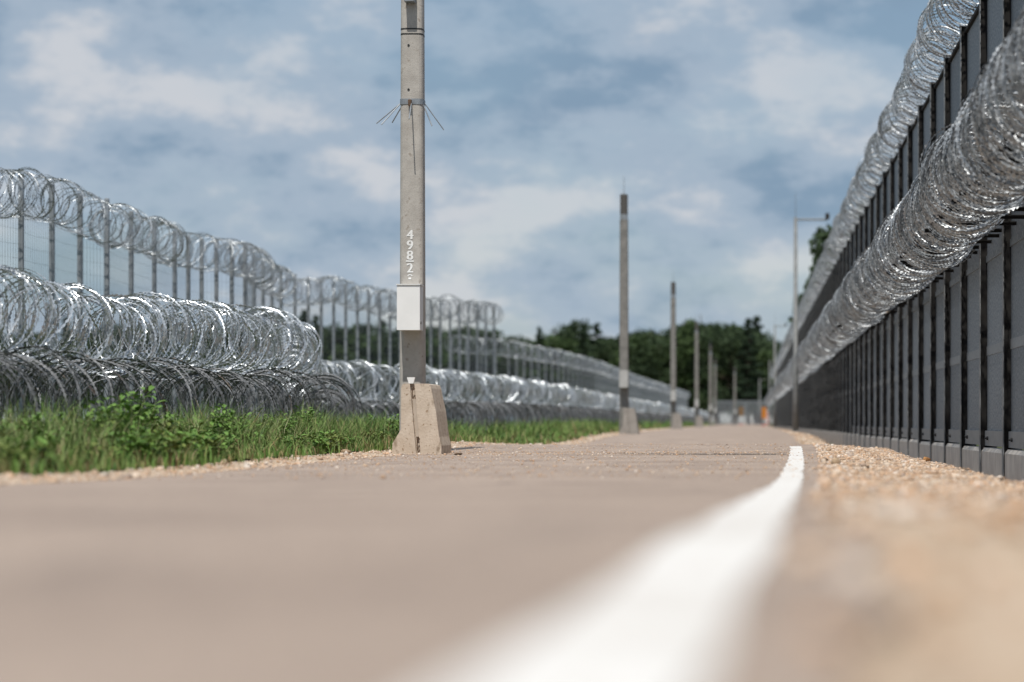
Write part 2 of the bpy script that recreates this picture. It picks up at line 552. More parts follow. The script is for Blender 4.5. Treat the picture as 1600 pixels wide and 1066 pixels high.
xc, yc = -3.8 + 0.9 * rng.uniform(0, 1, 700) ** 2, rng.uniform(18, 34, 700)
xs, ys = np.r_[xa, xb, xc], np.r_[ya, yb, yc]
o = pebbles('gravel', xs, ys, np.clip(rng.lognormal(math.log(0.0055), 0.45, len(xs)), 0.0025, 0.02), M['pebble'], 0.15)
o['label'] = 'fine grit scattered over the crest of the road'
o['category'] = 'gravel'


def stone(x, y, s, mat, label):
    W, F = rock_mesh(1)
    W = W[0] * s * np.array([1.15, 1, 0.8])
    z = float(zground(x, y)) if not (XL < x < float(xright(y))) else float(zroad(y)) + .004
    o = link('stone', np_mesh('stone', W, F, mat), None, (x, y, z + s * 0.28))
    tag(o, label, 'stone', 'larger stones by the road')


# ------------------------------------------------------------------ razor wire
def coil(path, radius, pitch, step, seed=0, half=0.006, barb=0.017, bundle=0.0, power=2.0, nodes=3, amp=0.3, sag=0.0, wav=0.03, shake=0.04, tilt=0.12, ruffle=0.22):
    """barbed concertina tape along a polyline (list of (x,y,z)): a folded ribbon whose width swells at every barb;
    the loops gather in bundles of the given length"""
    r_ = np.random.default_rng(seed)
    P = np.array(path, dtype=float)
    seg = np.linalg.norm(np.diff(P, axis=0), axis=1)
    S = np.r_[0, np.cumsum(seg)]
    length = S[-1]
    nloop = int(length / pitch)
    per = max(20, int(round(2 * math.pi * radius / step)))
    n = nloop * per
    th = np.arange(n) / per * 2 * math.pi
    loop = np.arange(n) / per
    k = np.arange(nloop + 2)
    jr = r_.normal(0, 0.035, nloop + 2)
    jx = r_.normal(0, 0.024, nloop + 2)
    jz = r_.normal(0, 0.024, nloop + 2)
    ty = r_.normal(0, tilt, nloop + 2)
    tz = r_.normal(0, tilt, nloop + 2)
    f = lambda a: np.interp(loop, k, a)
    s = loop * pitch + amp * pitch * np.sin(nodes / 2 * th)
    if bundle:
        nb = int(length / bundle) + 3
        wdt = bundle * np.exp(r_.normal(0, 0.22, nb))
        edges = np.r_[0, np.cumsum(wdt)]
        edges *= length / edges[-1]
        s = np.clip(s, 0, length - 1e-6)
        q = np.clip(np.searchsorted(edges, s, side='right') - 1, 0, nb - 1)
        u = (s - edges[q]) / (edges[q + 1] - edges[q]) * 2 - 1
        s = edges[q] + (edges[q + 1] - edges[q]) * (0.5 + 0.5 * np.sign(u) * (0.12 * np.abs(u) + 0.88 * np.abs(u) ** power))
        mid = (edges[:-1] + edges[1:]) / 2
        g = lambda sd: np.interp(s, mid, r_.normal(0, sd, nb))
        bx, bz, br, by_, bt = g(shake), g(shake), g(0.03), g(tilt * 1.6), g(tilt * 1.6)
    else:
        bx = bz = br = by_ = bt = 0.0
    rad = radius * (1 + f(jr) + br + wav * np.sin(s * 1.9 + seed))
    cx = np.interp(s, S, P[:, 0]) + f(jx) + bx
    cy = np.interp(s, S, P[:, 1])
    cz = np.interp(s, S, P[:, 2]) + f(jz) + bz - sag * np.abs(np.sin(s * 0.55 + seed))
    e = np.gradient(P, axis=0)
    e /= np.linalg.norm(e, axis=1)[:, None]
    tang = np.stack([np.interp(s, S, e[:, j]) for j in range(3)], -1)
    tang /= np.linalg.norm(tang, axis=1)[:, None]
    u = np.cross(tang, [0, 0, 1.0])
    u /= np.linalg.norm(u, axis=1)[:, None]
    w = np.cross(u, tang)
    ct, st = np.cos(th)[:, None], np.sin(th)[:, None]
    along = ((f(ty) + by_)[:, None] * ct + (f(tz) + bt)[:, None] * st) * rad[:, None]
    pos = np.c_[cx, cy, cz] + (u * ct + w * st) * rad[:, None] + tang * along
    dirn = np.gradient(pos, axis=0)
    dirn /= np.linalg.norm(dirn, axis=1)[:, None] + 1e-9
    out_ = (u * ct + w * st)
    tw = (0.6 * np.sin(loop * 2.7 + seed) + 0.5 * np.sin(loop * 7.1) + r_.normal(0, ruffle, n))[:, None]
    side = tang * np.cos(tw) + out_ * np.sin(tw)
    side = side - dirn * np.sum(side * dirn, axis=1)[:, None]
    side /= np.linalg.norm(side, axis=1)[:, None] + 1e-9
    nrm = np.cross(dirn, side)
    wd = np.where(np.arange(n) % 2 == 0, half, barb)[:, None]
    V = np.empty((3 * n, 3))
    V[0::3], V[1::3], V[2::3] = pos + side * wd, pos + nrm * (0.0035 + 0.18 * wd), pos - side * wd
    i = 3 * np.arange(n - 1)
    return V, np.concatenate([np.c_[i, i + 1, i + 4, i + 3], np.c_[i + 1, i + 2, i + 5, i + 4]])


def coil_mesh(name, parts, mat):
    off, VV, FF = 0, [], []
    for V, F in parts:
        VV.append(V)
        FF.append(F + off)
        off += len(V)
    return np_mesh(name, np.concatenate(VV), np.concatenate(FF), mat)


def line_wires(paths, r):
    m = MB()
    for p in paths:
        m.tube(p, r, 4)
    return m


# ------------------------------------------------------------------ steel wall on the right
XF, XP = 2.78, 2.87                 # flange front, panel front
BAY = 2.65
Y0 = 9.35
NB = 104
Z0, ZP, ZT = -0.48, 0.06, 5.46      # ground, plinth top, wall top
wall = thing('steel_wall', 'tall dark steel panel wall on a concrete plinth along the gravel shoulder', 'wall', loc=(XP, Y0, Z0))


def rel(mb):
    mb.v = [(x - XP, y - Y0, z - Z0) for x, y, z in mb.v]
    return mb


def local(name, mb, mat):
    return mb.mesh(name, mat)


# shared meshes, built around a bay whose near post stands at y = 0 (z in world height)
mb = MB()
mb.box(XF + 0.013, XP + 0.12, -0.028, 0.028, Z0 - 0.1, ZT + 0.10)
me_post = rel(mb).mesh('post', M['post'])
mb = MB()
mb.box(XF, XF + 0.012, -0.055, 0.055, Z0 - 0.1, ZT + 0.09)
me_flange = rel(mb).mesh('flange', M['flange'])
mb = MB()
mb.box(XF - 0.01, XP + 0.1, -0.06, 0.06, ZT + 0.10, ZT + 0.115)
me_cap = rel(mb).mesh('post_cap', M['flange'])
mb = MB()                            # folded sheet: flat centre, returned edges
mb.loft([[(XP, 0.035, z), (XP, BAY - 0.035, z), (XP + 0.035, BAY - 0.035, z), (XP + 0.035, 0.035, z)] for z in (ZP + 0.02, ZT)])
me_panel = rel(mb).mesh('panel', M['panel'])
mb = MB()
mb.box(XP - 0.008, XP - 0.0005, 0.04, BAY - 0.04, 1.16, 1.27)
me_strip = rel(mb).mesh('splice_strip', M['strip'])
mb = MB()
mb.box(XP - 0.014, XP - 0.0005, 0.04, BAY - 0.04, 2.28, 2.36)
me_rail2 = rel(mb).mesh('middle_rail', M['panel'])
mb = MB()
mb.loft([[(XF + 0.02, 0.032, z), (XF + 0.02, BAY - 0.032, z), (XP + 0.11, BAY - 0.032, z), (XP + 0.11, 0.032, z)] for z in (Z0 - 0.25, ZP - 0.045)] +
        [[(XF + 0.055, 0.032, ZP - 0.003), (XF + 0.055, BAY - 0.032, ZP - 0.003), (XP + 0.08, BAY - 0.032, ZP - 0.003), (XP + 0.08, 0.032, ZP - 0.003)]])
me_plinth = rel(mb).mesh('plinth_board', M['plinth'])
mb = MB()
mb.box(XP - 0.03, XP - 0.001, 0.05, BAY - 0.05, ZP + 0.022, ZP + 0.20)
me_brk = rel(mb).mesh('base_bracket', M['strip'])
mb = MB()
mb.tube([(XP - 0.03, 0, 0), (XP - 0.072, 0, 0)], 0.012, 6)
mb.tube([(XP - 0.031, 0, 0), (XP - 0.05, 0, 0)], 0.026, 6)
mb.v = [(x - XP, y, z) for x, y, z in mb.v]
me_bolt = mb.mesh('bolt', M['bolt'])
mb = MB()
mb.box(XP - 0.04, XP + 0.10, 0.03, BAY - 0.03, ZT + 0.004, ZT + 0.05)
me_rail = rel(mb).mesh('top_rail', M['post'])
mb = MB()
mb.box(1.95, XP - 0.002, -0.018, 0.018, 2.50, 2.511)
mb.box(1.95, XP - 0.002, 0.008, 0.018, 2.47, 2.50)
me_arm = rel(mb).mesh('coil_arm', M['post'])

for k in range(NB):
    yk = k * BAY
    d = Y0 + yk
    dz = 0.0
    loc = (0, yk, dz)
    p = link('post', me_post, wall, loc)
    link('flange', me_flange, p)
    if d < 90:
        link('post_cap', me_cap, p)
    pan = link('panel', me_panel, wall, loc)
    if d < 120:
        link('splice_strip', me_strip, pan)
        link('middle_rail', me_rail2, pan)
    link('plinth_board', me_plinth, wall, (0, yk, dz + random.uniform(-.012, .012)))
    link('top_rail', me_rail, wall, loc)
    if d < 75:
        b = link('base_bracket', me_brk, wall, loc)
        for (by, bz) in ((1.3, 0.07), (1.3, 0.15), (0.8, 0.11)):
            link('bolt', me_bolt, b, (0, by, ZP + bz - Z0 - 0.0))
    if d < 100:
        for q in range(3):
            link('coil_arm', me_arm, wall, (0, yk + 0.3 + q * BAY / 3, random.uniform(-.01, .01)))


def straight(x, z, y0, y1, n=60):
    return [(x, y, z) for y in np.linspace(y0, y1, n)]


Yend = Y0 + NB * BAY
parts = [coil(straight(2.27, 2.81, 10.5, 70), 0.46, 0.075, 0.0225, seed=3, bundle=1.2, power=1.9, half=0.0025, barb=0.020, amp=0.4, nodes=3, wav=0.02, ruffle=0.24),
         coil(straight(2.29, 2.80, 10.5, 70), 0.44, 0.20, 0.0225, seed=9, bundle=1.6, power=1.4, half=0.0025, barb=0.020, amp=0.5, nodes=5, ruffle=0.24),
         coil(straight(2.27, 2.81, 70, 150), 0.46, 0.12, 0.06, seed=5, bundle=1.5, half=0.006, barb=0.012),
         coil(straight(2.27, 2.81, 150, Yend), 0.46, 0.16, 0.12, seed=6, half=0.009, barb=0.010)]
o = link('razor_wire_coil', coil_mesh('razor_wire_coil', parts, M['razor_wall']))
tag(o, 'dense thick razor wire coil on brackets halfway up the dark steel wall', 'razor wire')
parts = [coil(straight(2.86, ZT + 0.47, 10.5, 80), 0.38, 0.105, 0.0215, seed=13, bundle=1.4, power=1.25, amp=0.5, nodes=3, half=0.004, barb=0.016),
         coil(straight(2.86, ZT + 0.47, 80, 150), 0.40, 0.16, 0.06, seed=15, half=0.005, barb=0.009),
         coil(straight(2.86, ZT + 0.47, 150, Yend), 0.40, 0.2, 0.12, seed=16, half=0.008, barb=0.009)]
o = link('razor_wire_coil', coil_mesh('razor_wire_coil', parts, M['razor_wall']))
tag(o, 'airy razor wire coil along the top edge of the dark steel wall', 'razor wire')

# ------------------------------------------------------------------ left fence with razor wire
def vp(px, d):                       # plan position of a column of the picture at depth d
    return (px - 1170) / 3778 * d


FA = [(33 - 52, 37.6, -11.8, 4.36)]
post_px = [(33, 388), (81, 373), (125, 357), (167, 350), (205, 330), (241, 315), (273, 300), (294, 292), (315, 288), (338, 286), (362, 285), (383, 278),
           (397, 262), (411, 252), (425, 244), (439, 237)]
fenceA = []
fenceA.append((-12.0, 35.2, 4.40))
fenceA.append((-11.85, 37.4, 4.38))
for px, dy in post_px:
    d = 4.0 * 3778 / dy
    fenceA.append((vp(px, d), d, 4.36))
pathA2 = [(vp(439, 64), 64, 4.36), (vp(530, 70), 70, 4.40), (vp(620, 77), 77, 4.42), (vp(690, 83), 83, 4.5), (vp(783, 92), 92, 4.8)]


def along(path, sp):
    P = np.array(path)
    S = np.r_[0, np.cumsum(np.linalg.norm(np.diff(P[:, :2], axis=0), axis=1))]
    t = np.arange(0, S[-1], sp)
    return [tuple(np.interp(q, S, P[:, j]) for j in range(3)) for q in t]


fenceA += along(pathA2, 1.35)[1:]
fenceB = along([(-13.9, 113, 4.36), (-12.2, 122, 4.4), (-10.9, 140, 4.4), (-10.1, 159, 4.36), (-9.7, 216, 4.3), (-8.2, 326, 4.3)], 2.4)


def wire_fence(name, label, posts, wire_sp, drop=0.0):
    bx, by, _ = posts[0]
    bz = float(zground(bx, by))
    f = thing(name, label, 'fence', loc=(bx, by, bz))
    mb = MB()
    mb.bevbox(-0.04, 0.04, -0.04, 0.04, 0, 1, 0.006)
    me = mb.mesh('post', M['galv'])
    for i, (x, y, zt) in enumerate(posts):
        g = float(zground(x, y)) - 0.05
        o = link('post', me, f, (x - bx, y - by, g - bz))
        o.scale = (1, 1, zt - g)
        if i + 1 < len(posts):
            x2, y2, zt2 = posts[i + 1]
            g2 = float(zground(x2, y2))
            ln = math.hypot(x2 - x, y2 - y)
            m = MB()
            top = zt - 0.45
            nv = max(2, int(ln / wire_sp))
            r = 0.002 if wire_sp < 0.2 else 0.006
            dx, dy = (x2 - x) / ln, (y2 - y) / ln
            for q in range(1, nv):
                t = q / nv
                px_, py_ = x - bx + (x2 - x) * t, y - by + (y2 - y) * t
                m.box(px_ - r, px_ + r, py_ - r, py_ + r, g2 + 0.05 - bz, top - bz)
            nh = 18 if wire_sp < 0.2 else 7
            for q in range(nh):
                zz = g2 + 0.1 - bz + (top - g2 - 0.1) * q / (nh - 1)
                sg = random.uniform(0.0, 0.05)
                pts = [(x - bx + (x2 - x) * t, y - by + (y2 - y) * t, zz - sg * 4 * t * (1 - t)) for t in (0, .25, .5, .75, 1)]
                m.tube(pts, r, 3)
            w = m.build('wire_mesh', M['wire'], f)
    return f


wire_fence('wire_fence', 'tall wire mesh fence with many grey posts behind the left coils', fenceA, 0.11)
wire_fence('wire_fence', 'far wire mesh fence running toward the trees beyond the second pole', fenceB, 0.3)
pa = [(x + 0.02, y, zt - 0.33) for x, y, zt in fenceA]
o = link('razor_wire_coil', coil_mesh('razor_wire_coil', [coil(pa, 0.37, 0.12, 0.024, seed=21, bundle=1.35, power=1.7, amp=0.6, half=0.004, barb=0.015, shake=0.06, tilt=0.16)], M['razor_fence']))
tag(o, 'loose razor wire coil looping along the tops of the grey fence posts', 'razor wire')
pb = [(x, y, zt - 0.30) for x, y, zt in fenceB]
o = link('razor_wire_coil', coil_mesh('razor_wire_coil', [coil(pb, 0.40, 0.24, 0.10, seed=22, half=0.010, barb=0.016)], M['razor_fence']))
tag(o, 'distant razor wire coil on top of the far mesh fence', 'razor wire')


def row(x_off, z, y0, y1):
    D = [15, 20, 30, 35.5, 42, 47, 50, 54, 60, 75, 100, 150, 250, 330]
    X = [-6.75, -6.8, -6.75, -6.75, -7.9, -8.7, -8.5, -7.85, -7.6, -7.45, -7.3, -7.0, -6.2, -5.6]
    y = np.linspace(y0, y1, 200)
    return [(float(np.interp(q, D, X)) + x_off, float(q), z + float(zground(np.interp(q, D, X), q)) + 0.1 + (float(np.interp(q, [18, 24, 35, 42], [-.17, -.12, .06, -.05])) if z > 1 else 0.0)) for q in y]


def run(parts, mat, label):
    o = link('razor_wire_coil', coil_mesh('razor_wire_coil', parts, mat))
    tag(o, label, 'razor wire')


run([coil(row(0, 1.44, 16, 62), 0.39, 0.12, 0.0215, seed=31, bundle=1.0, power=2.4, sag=0.06, half=0.004, barb=0.019, amp=0.3, shake=0.045),
     coil(row(0.05, 1.40, 16, 62), 0.36, 0.36, 0.0215, seed=35, bundle=1.7, power=1.6, sag=0.10, half=0.004, barb=0.017, amp=0.7, nodes=5, shake=0.08, tilt=0.2)], M['razor'],
    'shiny razor wire coil riding on top of the grey lower coils by the verge')
run([coil(row(0, 1.38, 62, 130), 0.40, 0.16, 0.06, seed=32, bundle=1.8, half=0.010, barb=0.018),
     coil(row(0, 1.38, 130, 320), 0.40, 0.22, 0.12, seed=33, half=0.018, barb=0.02)], M['razor'],
    'blurred far razor wire coil continuing behind the second concrete pole')
run([coil(row(0.48, 0.50, 16, 62), 0.47, 0.15, 0.0215, seed=41, bundle=1.0, power=1.8, sag=0.03, half=0.005, barb=0.015)], M['razor_old_shaded'],
    'dull grey razor wire coil on the ground nearest the grass verge')
run([coil(row(-0.48, 0.50, 16, 62), 0.47, 0.15, 0.0215, seed=42, bundle=1.2, power=1.8, sag=0.03, half=0.005, barb=0.015)], M['razor_old_shaded'],
    'dull grey ground coil of razor wire behind the one beside the grass')
run([coil(row(0.2, 0.48, 62, 130), 0.46, 0.15, 0.06, seed=43, half=0.012, barb=0.02), coil(row(0.2, 0.48, 130, 320), 0.46, 0.22, 0.12, seed=44, half=0.018, barb=0.02)], M['razor_old_shaded'],
    'far dull ground coil of razor wire behind the distant grass')

# steel stakes that pin the coils
for k, (x, y, h, m_) in enumerate([(vp(222, 27.2), 27.2, 1.02, 'white'), (-6.8, 21.5, 1.2, 'galv'), (-6.8, 33.4, 1.2, 'galv'), (-8.6, 46.5, 1.2, 'galv'), (-7.8, 55.0, 1.2, 'galv')]):
    g = float(zground(x, y))
    s_ = thing('stake', ['white painted stake under the shiny razor wire coil', 'grey steel stake inside the nearest razor wire coils', 'grey steel stake in the coils where they start to bend away',
                         'grey steel stake in the coils left of the numbered pole', 'grey steel stake in the coils just behind the numbered pole'][k], 'stake', 'stakes among the coils', (x, y, g))
    MB().bevbox(-0.018, 0.018, -0.018, 0.018, -0.1, h, 0.004).build('shaft', M[m_], s_)
    MB().tube([(-0.05, 0, h - 0.12), (0.05, 0, h - 0.1)], 0.006, 6).build('hook', M['galv'], s_)


# ------------------------------------------------------------------ concrete poles and barriers
def rrect(w, dp, r, z, n=3):
    pts = []
    for cx, cy, a0 in ((w / 2 - r, dp / 2 - r, 0), (-w / 2 + r, dp / 2 - r, 90), (-w / 2 + r, -dp / 2 + r, 180), (w / 2 - r, -dp / 2 + r, 270)):
        for q in range(n + 1):
            a = R(a0 + 90 * q / n)
            pts.append((cx + r * math.cos(a), cy + r * math.sin(a), z))
    return pts


def pole(x, y, label, near=False):
    g = float(zroad(y)) - 0.02
    p = thing('utility_pole', label, 'pole', 'concrete utility poles along the road', (x, y, g))
    H = 7.32 - g
    mb = MB()
    wd = lambda z: 0.288 - 0.0065 * z
    mb.loft([rrect(wd(z), wd(z), 0.06, z, 4) for z in np.r_[-0.2, np.linspace(0, H - 0.78, 10)]])
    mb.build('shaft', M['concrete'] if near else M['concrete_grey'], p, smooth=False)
    mb = MB()
    w = wd(H - 0.4) * 0.96
    mb.loft([rrect(w, w, 0.07, z, 4) for z in (H - 0.62, H - 0.02)] + [rrect(w * 0.8, w * 0.8, 0.07, H, 4)])
    mb.build('top_cap', M['darkcap'], p)
    mb = MB()
    mb.loft([rrect(w * 1.0, w * 1.0, 0.07, z, 4) for z in (H - 0.78, H - 0.62)])
    mb.build('collar', M['galv'], p)
    MB().tube([(0, 0, H), (0, 0, H + 0.55)], [0.012, 0.006], 6).build('lightning_rod', M['galv'], p)
    # equipment box on the road-facing side
    fy = -0.14
    bx0, bx1 = (-0.118, 0.140)
    z0, z1 = 1.42 - g, 1.93 - g
    b = MB()
    b.bevbox(bx0, bx1, fy - 0.275, fy + 0.005, z0, z1, 0.008)
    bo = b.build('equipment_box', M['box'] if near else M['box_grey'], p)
    b = MB()
    b.bevbox(bx0 - 0.004, bx1 + 0.004, fy - 0.30, fy - 0.278, z0 - 0.004, z1 + 0.004, 0.004)
    b.build('box_door', M['box'] if near else M['box_grey'], bo)
    if near:
        b = MB()
        b.box(bx0 - 0.008, bx1 + 0.008, fy - 0.312, fy + 0.002, z1 + 0.002, z1 + 0.012)
        b.build('box_lid', M['box'], bo)
        b = MB()
        b.tube([(bx1 + 0.003, fy - 0.25, z0 + 0.08), (bx1 + 0.014, fy - 0.25, z0 + 0.08)], 0.018, 8)
        b.build('lock', M['box_seam'], bo)
    return p, g, wd


poles = [(-3.906, 28.1), (-3.81, 73.8), (-3.75, 120), (-3.6, 167), (-3.46, 218), (-3.72, 268), (-1.77, 306)]
labels = ['near concrete pole with white box and painted number standing behind a barrier', 'second concrete pole from the camera, dark capped, behind a pale barrier',
          'third concrete pole along the road, rising just left of the tall trees', 'fourth concrete pole, thin and blurred in front of the dark trees',
          'nearer of the two far poles that stand almost in line', 'farther of the two far poles that stand almost in line', 'small lone far pole left of the orange board']
for i, ((x, y), lb) in enumerate(zip(poles, labels)):
    p, g, wd = pole(x, y, lb, i == 0)
    if i:
        continue
    # painted number, one glyph under the other
    def glyph(ch, cx, cz, h, wscale=1.0):
        cu = bpy.data.curves.new('digit', 'FONT')
        cu.body = ch
        cu.align_x = 'CENTER'
        cu.align_y = 'CENTER'
        cu.size = h * 1.42
        cu.extrude = 0.0
        cu.offset = 0.0
        ob = bpy.data.objects.new('digit_tmp', cu)
        C.objects.link(ob)
        bpy.context.view_layer.update()
        dg = bpy.context.evaluated_depsgraph_get()
        me = bpy.data.meshes.new_from_object(ob.evaluated_get(dg))
        bpy.data.objects.remove(ob)
        co = np.empty(len(me.vertices) * 3)
        me.vertices.foreach_get('co', co)
        co = co.reshape(-1, 3)
        co[:, 0] -= (co[:, 0].max() + co[:, 0].min()) / 2
        co[:, 1] -= (co[:, 1].max() + co[:, 1].min()) / 2
        sc_ = h / (co[:, 1].max() - co[:, 1].min())
        co = co * sc_
        new = np.c_[co[:, 0] * wscale, np.zeros(len(co)), co[:, 1]]
        me.vertices.foreach_set('co', new.ravel())
        polys = [tuple(p_.vertices) for p_ in me.polygons]
        VV, FF = [], []
        for q, sh in enumerate((-0.0055, 0.0, 0.0055)):
            FF += [tuple(v + len(VV) for v in p_) for p_ in polys]
            VV += [(v[0] + sh, -0.0006 * q, v[2]) for v in new]
        me = bpy.data.meshes.new('painted_digit')
        me.from_pydata(VV, [], FF)
        me.materials.clear()
        me.materials.append(M['white'])
        me.update()
        o = link('painted_digit', me, p, (cx, -wd(cz) / 2 - 0.003, cz))
        return o
    zz = lambda py: EYE + (660 - py) * 28.0 / 3778 - g
    cx = (643.3 - 645) * 28.0 / 3778
    for ch, py in (('4', 367), ('9', 383.3), ('8', 399.3), ('2', 419)):
        glyph(ch, cx, zz(py), 0.106, 1.0)
    MB().box(cx - 0.045, cx + 0.045, -wd(2) / 2 - 0.004, -wd(2) / 2 - 0.0015, zz(409.6), zz(407.4)).build('painted_bar', M['white'], p)
    m = MB()                          # worn remains of the last character
    arc = [(cx + 0.033 * math.cos(R(a)), zz(433) + 0.030 * math.sin(R(a))) for a in range(20, 161, 20)]
    for q in range(len(arc) - 1):
        (xa_, za_), (xb_, zb_) = arc[q], arc[q + 1]
        dxx, dzz = (xa_ - cx) * 0.35, (za_ - zz(433)) * 0.35
        n0 = len(m.v)
        yy = -wd(2) / 2 - 0.003
        m.v += [(xa_, yy, za_), (xb_, yy, zb_), (cx + (xb_ - cx) * .65, yy, zz(433) + (zb_ - zz(433)) * .65), (cx + (xa_ - cx) * .65, yy, zz(433) + (za_ - zz(433)) * .65)]
        m.f.append((n0, n0 + 1, n0 + 2, n0 + 3))
    m.box(cx - 0.018, cx + 0.014, -wd(2) / 2 - 0.0035, -wd(2) / 2 - 0.0015, zz(436.8), zz(434.0))
    m.build('worn_digit', M['white'], p)
    # anti-climb collar with spikes
    zc = zz(159.5)
    m = MB()
    wc = wd(zc) + 0.012
    m.loft([rrect(wc, wc, 0.06, z, 4) for z in (zc - 0.03, zc + 0.035)])
    col = m.build('spike_collar', M['galv'], p)
    for (ex, ey, ez) in ((-0.42, -0.02, -0.24), (-0.34, -0.16, -0.27), (-0.26, 0.14, -0.21), (0.36, 0.02, -0.31), (0.24, -0.12, -0.28), (0.02, -0.44, -0.24), (-0.1, 0.42, -0.24)):
        n_ = Vector((ex, ey, 0)).normalized()
        s0 = n_ * (wc / 2)
        MB().tube([(s0.x, s0.y, zc), (ex, ey, zc + ez)], 0.007, 6).build('spike', M['galv'], col)
    m = MB()
    m.bevbox(-0.03, 0.01, -wc / 2 - 0.05, -wc / 2 + 0.005, zc - 0.05, zc + 0.02, 0.006)
    m.build('clamp', M['rust'], col)
    # bands, drilled holes, top bracket
    for py in (45.5, 53.5):
        zb = zz(py)
        w = wd(zb) + 0.004
        m = MB()
        m.loft([rrect(w, w, 0.06, z, 4) for z in (zb - 0.008, zb + 0.008)])
        m.build('steel_band', M['black'], p)
    for py in (71.5, 140.5):
        zb = zz(py)
        MB().tube([(-0.03, -wd(zb) / 2 - 0.001, zb), (-0.03, -wd(zb) / 2 - 0.006, zb)], 0.014, 8).build('bolt_hole', M['black'], p)
    zb = zz(2)
    m = MB()
    m.bevbox(-0.06, 0.055, -wd(zb) / 2 - 0.17, -wd(zb) / 2 + 0.01, zb - 0.03, zb + 0.25, 0.008)
    m.build('bracket', M['galv'], p)


def barrier(x, y, label, detail=False):
    g = float(zroad(y))
    b = thing('concrete_barrier', label, 'barrier', 'concrete barriers at the pole feet', (x, y, g))
    prof = [(-.33, -.05), (-.33, .12), (-.235, .28), (-.232, .74), (-.222, .775), (-.20, .79), (.06, .79), (.085, .78), (.10, .74), (.155, .48), (.19, .2), (.215, .1), (.215, -.05)]
    m = MB()
    m.prism(prof, 0.05, 0.9)
    # the end face in two cheeks with a joint groove between
    gl = lambda z: -.135 + 0.075 * (1 - z / .79)
    gr = lambda z: -.085 + 0.075 * (1 - z / .79)
    left = [(-.33, -.05), (-.33, .12), (-.235, .28), (-.232, .74), (-.222, .775), (-.20, .79), (gl(.79), .79), (gl(0), -.05)]
    right = [(gr(0), -.05), (gr(.79), .79), (.06, .79), (.085, .78), (.10, .74), (.155, .48), (.19, .2), (.215, .1), (.215, -.05)]
    m.prism(left, 0.0, 0.049)
    m.prism(right, 0.0, 0.049)
    m.build('body', M['barrier'] if detail else M['barrier_grey'], b)
    if detail:
        s_ = MB()
        f0, f1 = 0.20, 0.62
        s_.loft([[(gl(z) + .012, 0.012, z), (gr(z) - .004, 0.012, z), (gr(z) - .004, 0.048, z), (gl(z) + .012, 0.048, z)] for z in (f0, f1)])
        s_.build('joint_strip', M['barrier_strip'], b)
        for z0, z1 in ((0.60, 0.75), (0.03, 0.19)):
            pts = []
            cxg = (gl(z0) + gr(z0)) / 2
            for q in range(13):
                a = 2 * math.pi * q / 12
                pts.append((cxg + 0.018 * math.cos(a), 0.012 - 0.01 * math.sin(a), (z0 + z1) / 2 + (z1 - z0) / 2 * math.sin(a)))
            MB().tube(pts, 0.006, 6).build('lifting_loop', M['rust'], b)
        r_ = MB()
        zc0 = .793
        r_.loft([[(-.150, .01, zc0), (-.100, .01, zc0), (-.100, .05, zc0), (-.150, .05, zc0)], [(-.170, .01, zc0 + .068), (-.080, .01, zc0 + .068), (-.080, .05, zc0 + .068), (-.170, .05, zc0 + .068)]])
        r_.build('reflector', M['white'], b)
    return b


bl = ['chipped concrete barrier with white reflector at the foot of the numbered pole', 'pale concrete barrier at the foot of the second pole', 'small concrete barrier at the foot of the third pole',
      'tiny far concrete barrier at the foot of the fourth pole']
for i, (x, y) in enumerate(poles[:4]):
    barrier(x + 0.27, y - 1.2, bl[i], i == 0)


# ------------------------------------------------------------------ camera masts by the wall
def mast(x, y, label, H=8.4, arm=1.25, side=1):
    g = float(zground(x, y))
    p = thing('camera_mast', label, 'mast', 'steel camera masts along the wall', (x, y, g))
    MB().tube([(0, 0, -0.2), (0, 0, 3.0), (0, 0, 3.02), (0, 0, H)], [0.12, 0.115, 0.09, 0.065], 10).build('shaft', M['mast'], p, smooth=True)
    MB().tube([(0, 0, H), (0, 0, H + 1.0)], [0.012, 0.005], 6).build('lightning_rod', M['mast'], p)
    a = MB().tube([(0, 0, H - 0.08), (side * arm, 0, H - 0.08)], 0.035, 8).build('arm', M['mast'], p)
    m = MB()
    m.bevbox(side * arm - 0.09, side * arm + 0.07, -0.22, 0.12, H - 0.06, H + 0.16, 0.02)
    m.build('camera_head', M['black'], a)
    m = MB()
    m.bevbox(-0.2, 0.2, -0.2, 0.2, -0.15, 0.05, 0.02)
    m.build('base_plate', M['mast'], p)


mast(1.83, 94.5, 'tall steel camera mast with a long side arm in front of the wall', H=8.4)
mast(2.10, 195, 'second camera mast, thinner and farther along the wall', H=8.3, arm=0.9)
mast(2.6, 300, 'third camera mast, faint beside the far end of the wall', H=8.2, arm=0.9)
mast(1.55, 345, 'short far mast with a small side arm left of the orange board', H=6.5, arm=0.9)

# ------------------------------------------------------------------ far gate and boards
g = float(zground(0, 350))
gate = thing('metal_gate', 'low grey metal gate closing the far end of the road', 'gate', loc=(-0.5, 350, g))
for s_ in (-1, 1):
    leaf = MB()
    a, b_ = (-4.3, -0.05) if s_ < 0 else (0.05, 4.3)
    leaf.box(a, b_, -0.04, 0.04, 0.15, 0.3)
    leaf.box(a, b_, -0.04, 0.04, 3.3, 3.45)
    leaf.box(a, a + 0.12, -0.04, 0.04, 0.302, 3.298)
    leaf.box(b_ - 0.12, b_, -0.04, 0.04, 0.302, 3.298)
    lf = leaf.build('gate_leaf', M['galv'], gate)
    bars = MB()
    for q in range(24):
        xx = a + 0.2 + (b_ - a - 0.4) * q / 23
        bars.box(xx - 0.035, xx + 0.035, -0.02, 0.02, 0.302, 3.298)
    bars.build('gate_bars', M['galv'], lf)['kind'] = 'stuff'
